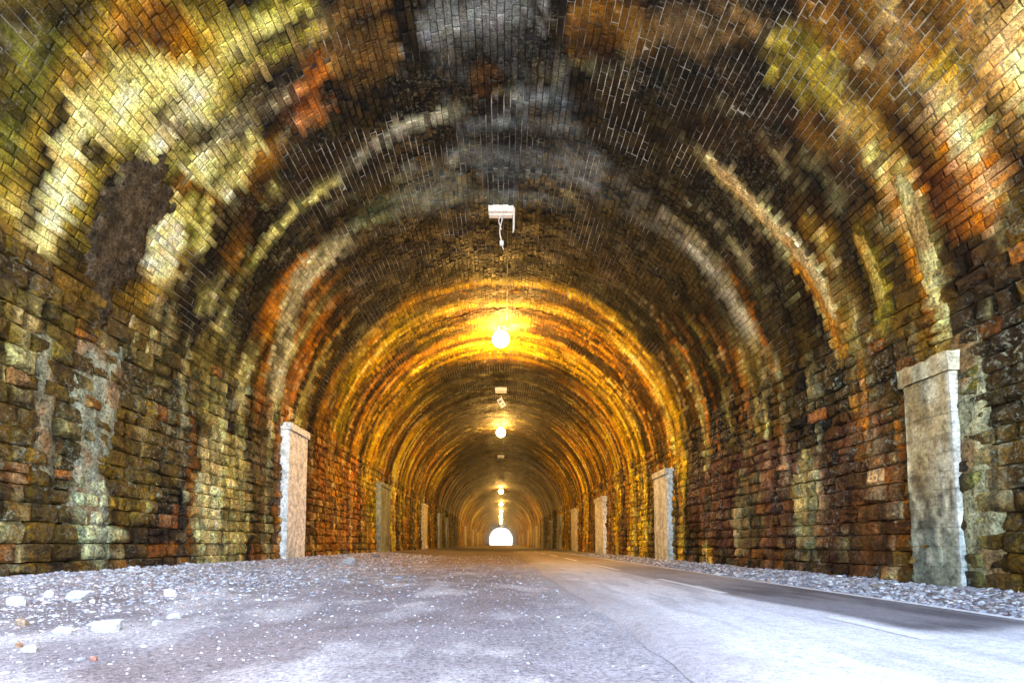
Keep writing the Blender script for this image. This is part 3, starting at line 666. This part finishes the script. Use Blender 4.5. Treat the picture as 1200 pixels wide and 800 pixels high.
# ------------------------------------------------------------------ pilasters
def noisy_block(x0, x1, y0, y1, z0, z1, amp, colf, seed, step=.12, taper=0.0, ragged=0.0):
    nx, ny, nz = [max(2, int(round((b-a)/step))+1) for a, b in ((x0, x1), (y0, y1), (z0, z1))]
    nz = max(nz, 3); V = {}; F = []; P = []
    def vid(i, j, k):
        key = (i, j, k)
        if key not in V:
            V[key] = len(P); fx, fy, fz = i/(nx-1), j/(ny-1), k/(nz-1)
            sh = taper*fz; x = x0+(x1-x0)*fx; y = y0+(y1-y0)*fy*(1)+0; z = z0+(z1-z0)*fz
            P.append((x, y, z))
        return V[key]
    for j in range(ny-1):
        for k in range(nz-1):
            F.append((vid(0, j, k), vid(0, j, k+1), vid(0, j+1, k+1), vid(0, j+1, k))); F.append((vid(nx-1, j, k), vid(nx-1, j+1, k), vid(nx-1, j+1, k+1), vid(nx-1, j, k+1)))
    for i in range(nx-1):
        for k in range(nz-1):
            F.append((vid(i, 0, k), vid(i+1, 0, k), vid(i+1, 0, k+1), vid(i, 0, k+1))); F.append((vid(i, ny-1, k), vid(i, ny-1, k+1), vid(i+1, ny-1, k+1), vid(i+1, ny-1, k)))
        for j in range(ny-1):
            F.append((vid(i, j, nz-1), vid(i+1, j, nz-1), vid(i+1, j+1, nz-1), vid(i, j+1, nz-1)))
    P = np.array(P); a1 = fbm(P[:, 1]*5+P[:, 0]*4+seed, P[:, 2]*5, 700, 4)-.5; a2 = fbm(P[:, 1]*5+P[:, 0]*4+seed, P[:, 2]*5+30, 710, 4)-.5
    C = colf(P); P = P.copy(); P[:, 0] += amp*a1; P[:, 1] += amp*a2
    if ragged: P[:, 2] += np.where(P[:, 2] > z1-.03, ragged*(fbm(P[:, 1]*9, P[:, 0]*9, 720, 3)-.6), 0)
    return P, np.array(F), C
TONE = {"white": (.80, .79, .74), "cream": (.66, .58, .40), "grey": (.30, .33, .24), "dark": (.16, .15, .11), "limed": (.46, .44, .30), "pale": (.50, .50, .44), "blue": (.60, .64, .64)}
def pier_col(tone, seed, dirt):
    base = np.array(TONE[tone])
    def f(P):
        n = fbm(P[:, 1]*3+P[:, 0]*3+seed, P[:, 2]*2.2, 730, 5); st = fbm((P[:, 1]+P[:, 0])*9+seed, P[:, 2]*1.2, 740, 4)
        c = base[None]*(.75+.5*n[:, None])
        k = np.clip(sm(.50, .64, st)*dirt+sm(.5, .66, n)*dirt*.5, 0, .95)[:, None]
        c = c*(1-k)+np.array([.10, .085, .05])[None]*k
        if tone == "limed":
            q = fbm((P[:, 1]+P[:, 0])*22+seed, P[:, 2]*4.5, 745, 5); low = sm(1.75, .5, P[:, 2])
            k = (sm(.45, .53, q+.10*(low-.5))*(.5+.45*low))[:, None]; c = c*(1-k)+np.array([.055, .05, .04])[None]*k
            k = (sm(.55, .64, fbm(P[:, 1]*14, P[:, 2]*3+9, 746, 4))*.7)[:, None]; c = c*.85*(1-k)+np.array([.66, .63, .46])[None]*k
            k = (sm(.54, .62, fbm(P[:, 1]*9+4, P[:, 2]*1.1+9, 747, 4))*sm(.5, 1.2, P[:, 2])*.6)[:, None]; c = c*(1-k)+np.array([.30, .20, .07])[None]*k
            k = (sm(.9, .2, P[:, 2])*.5)[:, None]; c = c*(1-k)+np.array([.26, .31, .25])[None]*k
        g = (sm(.55, 0, P[:, 2])*sm(.3, .6, st)*.6)[:, None]; c = c*(1-g)+np.array([.30, .34, .26])[None]*g
        return np.clip(c, .01, .85)
    return f
def pilaster(side, y, w, h, tone, dirt, label, near=False, p=.12):
    wx = R-.05; xa, xb = sorted((side*(wx-p), side*(wx+.10)))
    e = empty("pilaster", (side*wx, y+w/2, 0), label, "pilaster", "pilasters along the tunnel walls")
    cf = pier_col(tone, y*3.7, dirt); step = .05 if y < 12 else (.16 if y < 30 else .5)
    capx = sorted((side*(wx-p-.03), side*(wx+.10)))
    if near:      # blockwork under flaking limewash
        z = -.1; k = 0
        while z < h-.17:
            ht = min(random.uniform(.145, .165), h-.16-z); cuts = [0, .5+random.uniform(-.12, .12), 1] if k % 2 else [0, random.uniform(.28, .38), random.uniform(.64, .74), 1]
            for a, b in zip(cuts[:-1], cuts[1:]):
                j = random.uniform(0, .006)
                Pp, F, C = noisy_block(xa+(j if side > 0 else 0), xb, y+w*a+.0015, y+w*b-.0015, z+.0015, z+ht-.0015, .012, cf, y+k, .045)
                C = np.clip(C*random.uniform(.85, 1.12), 0, .85)
                end = (Pp[:, 1] < y+.012)[:, None]; C = np.where(end, C*.5+np.array(TONE["blue"])[None]*.5, C)
                link_mesh("block", quad_mesh("block", Pp, F, C, False), M_PIER, e)
            z += ht; k += 1
        Pp, F, C = noisy_block(xa+.012, xb-.01, y+.012, y+w-.012, -.1, h-.15, .0, lambda P: cf(P)*.8, y, .2)
        link_mesh("core", quad_mesh("core", Pp, F, C), M_PIER, e)
    else:
        Pp, F, C = noisy_block(xa, xb, y, y+w, -.1, h-.12, .007, cf, y, step)
        link_mesh("shaft", quad_mesh("shaft", Pp, F, C, False), M_PIER, e)
    Pp, F, C = noisy_block(capx[0], capx[1], y-.025, y+w+.025, h-.12 if not near else h-.16, h, .02, cf, y+50, step, ragged=.06 if near else .02)
    link_mesh("cap", quad_mesh("cap", Pp, F, C, False), M_PIER, e)
    return e
pilaster(1, 4.03, .47, 1.93, "limed", .55, "limewashed flaking block pilaster with broken cap, nearest camera on the right wall", near=True, p=.07)
for a in (
 (-1, 8.5, .80, 2.42, "white", .10, "clean white pilaster with square cap, nearest on the left wall"),
 (-1, 15.1, 1.30, 2.22, "grey", .55, "dull grey green pilaster, second along the left wall"),
 (-1, 23.6, 1.2, 2.25, "cream", .25, "cream lamp-lit pilaster, third along the left wall"),
 (-1, 29.6, 1.2, 2.15, "pale", .35, "pale pilaster with whiter lower half, fourth along the left wall"),
 (-1, 33.8, 1.2, 2.1, "pale", .5, "grey pilaster, fifth along the left wall, close behind the pale one"),
 (-1, 40.0, 1.3, 2.2, "dark", .4, "dark shadowed pilaster, sixth along the left wall"),  # simply given the dark tone
 (-1, 52.0, 1.3, 2.2, "cream", .2, "small cream pilaster, seventh along the left wall, past the third lamp"),
 (-1, 66.0, 1.4, 2.2, "cream", .3, "tiny cream pilaster, eighth along the left wall"),
 (-1, 80.0, 1.4, 2.2, "cream", .3, "tiny cream pilaster, ninth along the left wall"),
 (-1, 97.0, 1.4, 2.2, "cream", .3, "tiny cream pilaster, last before the exit on the left wall"),
 (1, 10.9, .95, 2.0, "blue", .35, "bluish white streaked pilaster, second along the right wall"),
 (1, 17.8, 1.5, 2.05, "white", .06, "bright white pilaster beside the path, third along the right wall"),
 (1, 24.6, 1.3, 2.1, "cream", .25, "cream orange-lit pilaster, fourth along the right wall"),
 (1, 31.0, 1.2, 2.1, "pale", .5, "brownish grey pilaster, fifth along the right wall"),
 (1, 36.2, 1.2, 2.05, "pale", .45, "grey pilaster, sixth along the right wall"),
 (1, 43.0, 1.2, 2.1, "grey", .4, "dark grey pilaster, seventh along the right wall"),
 (1, 51.5, 1.3, 2.2, "cream", .15, "small cream pilaster, eighth along the right wall, past the third lamp"),
 (1, 56.0, 1.3, 2.2, "cream", .2, "small cream pilaster, ninth along the right wall, just behind the eighth"),
 (1, 68.0, 1.4, 2.2, "cream", .3, "tiny cream pilaster, tenth along the right wall"),
 (1, 83.0, 1.4, 2.2, "cream", .3, "tiny cream pilaster, eleventh along the right wall"),
 (1, 98.0, 1.4, 2.2, "cream", .3, "tiny cream pilaster, last before the exit on the right wall")):
    pilaster(*a)

# ------------------------------------------------------------------ lamps and fittings on the crown
CROWN = ZC+R
def tunnel_lamp(y, label, sc=1.45):
    e = empty("tunnel_lamp", (0, y, CROWN-.30), label, "lamp", "lit sodium lamps along the crown")
    MB().tube([(0, y, CROWN+.03), (0, y, CROWN-.13)], .022, 8).build("stem", M_DARK, e)
    MB().box((0, y, CROWN-.02), (.09, .09, .02)).build("base_plate", M_DARK, e)
    MB().tube([(0, y, CROWN-.08), (0, y, CROWN-.10), (0, y, CROWN-.125), (0, y, CROWN-.14)], [.03, .07, .075, .06], 16).build("housing", M_DARK, e, True)
    th = np.linspace(.32, math.pi*.995, 10)
    MB().tube([(0, y, CROWN-.33+.2*math.cos(t)) for t in th], [.2*math.sin(t) for t in th], 20).build("glass_globe", M_SODIUM, e, True)
    return e
for y, lb in ((12.2, "glowing orange sodium lamp, nearest and brightest under the crown"), (22.7, "glowing sodium lamp, second along the crown behind the tilted card"),
              (48.5, "glowing sodium lamp, third along the crown, ringed by a lit arch"), (64.5, "small glowing lamp, fourth along the crown"), (78, "small glowing lamp, fifth along the crown"),
              (92, "tiny glowing lamp, sixth along the crown"), (107, "tiny glowing lamp, seventh along the crown"), (124, "tiny glowing lamp, last before the bright exit")):
    tunnel_lamp(y, lb)
def strip_fitting(y, label, near=False):
    e = empty("strip_fitting", (0, y, CROWN), label, "light fitting", "unlit strip fittings on the crown")
    MB().box((0, y, CROWN-.045), (.20, .05, .06), .006).build("gear_tray", M_WHITE, e)
    for sx in (-.15, .15): MB().box((sx, y, CROWN-.12), (.008, .012, .03), .002).build("bracket", M_GALV, e)
    MB().box((0, y-.01, CROWN-.158), (.19, .045, .016), .006).build("diffuser", M_WHITE, e)
    if near:
        P = [(.018*math.sin(t*7), y-.07+.01*math.cos(t*5), CROWN-.12-.50*t) for t in np.linspace(0, 1, 16)]
        c = MB().tube(P, .010, 6).build("dangling_flex", M_CABLE, e, True)
        P2 = [(-.012+.02*math.sin(t*6+1.5), y-.065, CROWN-.12-.3*t) for t in np.linspace(0, 1, 10)]
        MB().tube(P2, .008, 6).build("loose_wire", M_CABLE, e, True)
        MB().box((P[-1][0], y-.07, P[-1][2]-.025), (.03, .02, .036), .004).build("connector", M_WHITE, e)
        MB().tube([(P[-1][0], y-.07, P[-1][2]-.05), (P[-1][0]+.02, y-.07, P[-1][2]-.10), (P[-1][0]+.03, y-.065, P[-1][2]-.13)], .008, 6).build("wire_tail", M_CABLE, e)
        MB().tube([(.205, y-.06, CROWN-.06), (.200, y-.07, CROWN-.40), (.188, y-.08, CROWN-.48)], [.015, .015, .008], 8).build("hanging_rod", M_WHITE, e)
    return e
strip_fitting(7.75, "unlit white strip light fitting with dangling flex, nearest on the black crown", True)
strip_fitting(17.2, "unlit white strip fitting between the two brightest lamps")
strip_fitting(30.5, "small unlit strip fitting beyond the second lamp")
strip_fitting(42.0, "tiny unlit strip fitting just before the third lamp")
e = empty("loose_gear_card", (0, 17.6, 5.3), "pale card with dark marks hanging tilted below the second strip fitting", "card")
from mathutils import Matrix
rt = Matrix.Rotation(rad(12), 3, 'X') @ Matrix.Rotation(rad(-32), 3, 'Y')
MB().box((.02, 17.6, 5.30), (.10, .012, .16), .004, rt).build("backing_plate", M_WHITE, e)
for (ax, az, hx, hz) in ((-.02, .06, .05, .035), (.02, -.07, .03, .022)):
    MB().box(Vector((.02, 17.6, 5.30))+rt @ Vector((ax, -.016, az)), (hx, .006, hz), .002, rt).build("dark_component", plain("dark_component", (.12, .14, .09), .6), e)
MB().tube([(.0, 17.45, CROWN-.16), (.01, 17.5, CROWN-.2), (.05, 17.6, 5.44)], .006, 6).build("suspension_wire", M_CABLE, e)
pc = MB().tube([(.13+.015*math.sin(t*1.3), t, CROWN-.012+.008*math.sin(t*2.1)) for t in np.arange(7.6, 120, .7)], .007, 6).build("power_cable", M_DARK)
tag(pc, "thin dark cable clipped along the crown past the fittings and lamps", "cable")

# ------------------------------------------------------------------ gravel and loose stones
PHI = (1+5**.5)/2
ICO_V = np.array([(-1, PHI, 0), (1, PHI, 0), (-1, -PHI, 0), (1, -PHI, 0), (0, -1, PHI), (0, 1, PHI), (0, -1, -PHI), (0, 1, -PHI), (PHI, 0, -1), (PHI, 0, 1), (-PHI, 0, -1), (-PHI, 0, 1)])/1.9
ICO_F = np.array([(0, 11, 5), (0, 5, 1), (0, 1, 7), (0, 7, 10), (0, 10, 11), (1, 5, 9), (5, 11, 4), (11, 10, 2), (10, 7, 6), (7, 1, 8), (3, 9, 4), (3, 4, 2), (3, 2, 6), (3, 6, 8), (3, 8, 9), (4, 9, 5), (2, 4, 11), (6, 2, 10), (8, 6, 7), (9, 8, 1)])
PAL = np.array([(.52, .51, .53), (.34, .33, .36), (.66, .65, .66), (.24, .22, .24), (.44, .34, .31), (.39, .38, .39), (.74, .73, .73), (.30, .26, .22)])
def stones(x, y, r, zf, pal_w, name, label, cat):
    n = len(x); sc = r[:, None]*np.stack([RNG.uniform(.8, 1.5, n), RNG.uniform(.8, 1.4, n), RNG.uniform(.35, .7, n)], -1)
    V = ICO_V[None]*(1+RNG.normal(0, .16, (n, 12, 1)))*sc[:, None]
    a = RNG.uniform(0, 6.28, n); b = RNG.normal(0, .3, n); ca, sa, cb, sb = np.cos(a)[:, None], np.sin(a)[:, None], np.cos(b)[:, None], np.sin(b)[:, None]
    X, Y, Z = V[..., 0], V[..., 1], V[..., 2]; Y, Z = Y*cb-Z*sb, Y*sb+Z*cb; X, Y = X*ca-Y*sa, X*sa+Y*ca
    z = zf(x, y)+sc[:, 2]*.22
    P = np.stack([X+x[:, None], Y+y[:, None], Z+z[:, None]], -1)
    C = PAL[RNG.choice(len(PAL), n, p=pal_w)]*RNG.uniform(.75, 1.15, (n, 1)); C = np.repeat(np.clip(C, .02, .82)[:, None], 12, 1)
    F = (ICO_F[None]+(np.arange(n)*12)[:, None, None]).reshape(-1, 3)
    o = link_mesh(name, quad_mesh(name, P.reshape(-1, 3), F, C.reshape(-1, 3)), M_GRAVEL); return tag(o, label, cat, kind="stuff")
n = 36000; gy = 1.25*np.exp(RNG.random(n)*math.log(13)); gx = -3.72+2.9*RNG.random(n)**1.5
gr = np.clip(RNG.lognormal(-5.15, .5, n), .003, .026)*np.clip(gy/3.5, .6, 1.5)
k = RNG.random(n) < (1-.94*sm(-2.5, -1.25, gx+.35*(fbm(gx*1.2, gy*.8, 499, 4)-.5)*2)); gx, gy, gr = gx[k], gy[k], gr[k]
stones(gx, gy, gr, ground_z, [.30, .22, .12, .09, .10, .10, .02, .05], "gravel", "loose pale crushed stone banked against the left wall", "gravel")
n = 7000; gy = 1.5*np.exp(RNG.random(n)*math.log(13)); gx = 2.66+1.05*RNG.random(n)
gr = np.clip(RNG.lognormal(-4.4, .35, n), .006, .03)*np.clip(gy/3.5, .7, 1.5)
stones(gx, gy, gr, ground_z, [.18, .26, .12, .2, .04, .16, .02, .02], "gravel", "grey ballast strip between the path edge and the right wall", "gravel")
n = 7000; gy = .95*np.exp(RNG.random(n)*math.log(18)); gx = -1.9+2.42*RNG.random(n)
gr = np.clip(RNG.lognormal(-5.9, .5, n), .0016, .011)*np.clip(gy/2.5, .55, 2.0)
stones(gx, gy, gr, ground_z, [.26, .28, .03, .14, .18, .08, .00, .03], "grit", "small pale chips scattered over the dust track", "grit")
def loose_stone(x, y, l, w, h, col, label, rot, seed):
    rs = np.random.default_rng(seed); V = ICO_V*(1+rs.normal(0, .13, (12, 1)))
    q = .42 if "squared" in label else .75
    V = np.sign(V)*np.abs(V)**q*np.array([l, w, h])*.62
    V += rs.normal(0, .04, V.shape)*min(l, w, h); c, s = math.cos(rot), math.sin(rot)
    V = np.stack([V[:, 0]*c-V[:, 1]*s, V[:, 0]*s+V[:, 1]*c, V[:, 2]+.2*V[:, 0]*(rs.random()-.5)], -1)
    me = bpy.data.meshes.new("loose_stone"); me.from_pydata(V.tolist(), [], ICO_F.tolist()); me.update()
    at = me.attributes.new("Col", 'FLOAT_COLOR', 'POINT')
    for d in at.data: d.color = (*col, 1)
    o = link_mesh("loose_stone", me, M_GRAVEL); o.location = (x, y, float(ground_z(x, y))+h*.22)
    return tag(o, label, "stone", "loose stones on the gravel bank")
for a in LOOSE: loose_stone(*a)

# ------------------------------------------------------------------ thin air that catches the lamps and the light of the exit
if HAZE > 0:
    hb = MB().box((0, 60, 5), (3300, 3400, 8), .01); hm = bpy.data.materials.new("thin_haze"); hm.use_nodes = True
    ht = hm.node_tree; ht.nodes.remove(ht.nodes["Principled BSDF"]); pv = ht.nodes.new("ShaderNodeVolumePrincipled")
    pv.inputs["Color"].default_value = (.95, .95, .95, 1); pv.inputs["Density"].default_value = HAZE; pv.inputs["Anisotropy"].default_value = HAZE_ANISO
    ht.links.new(pv.outputs[0], ht.nodes["Material Output"].inputs["Volume"])
    tag(hb.build("haze", hm), "faint haze in the tunnel air", "haze", kind="stuff")
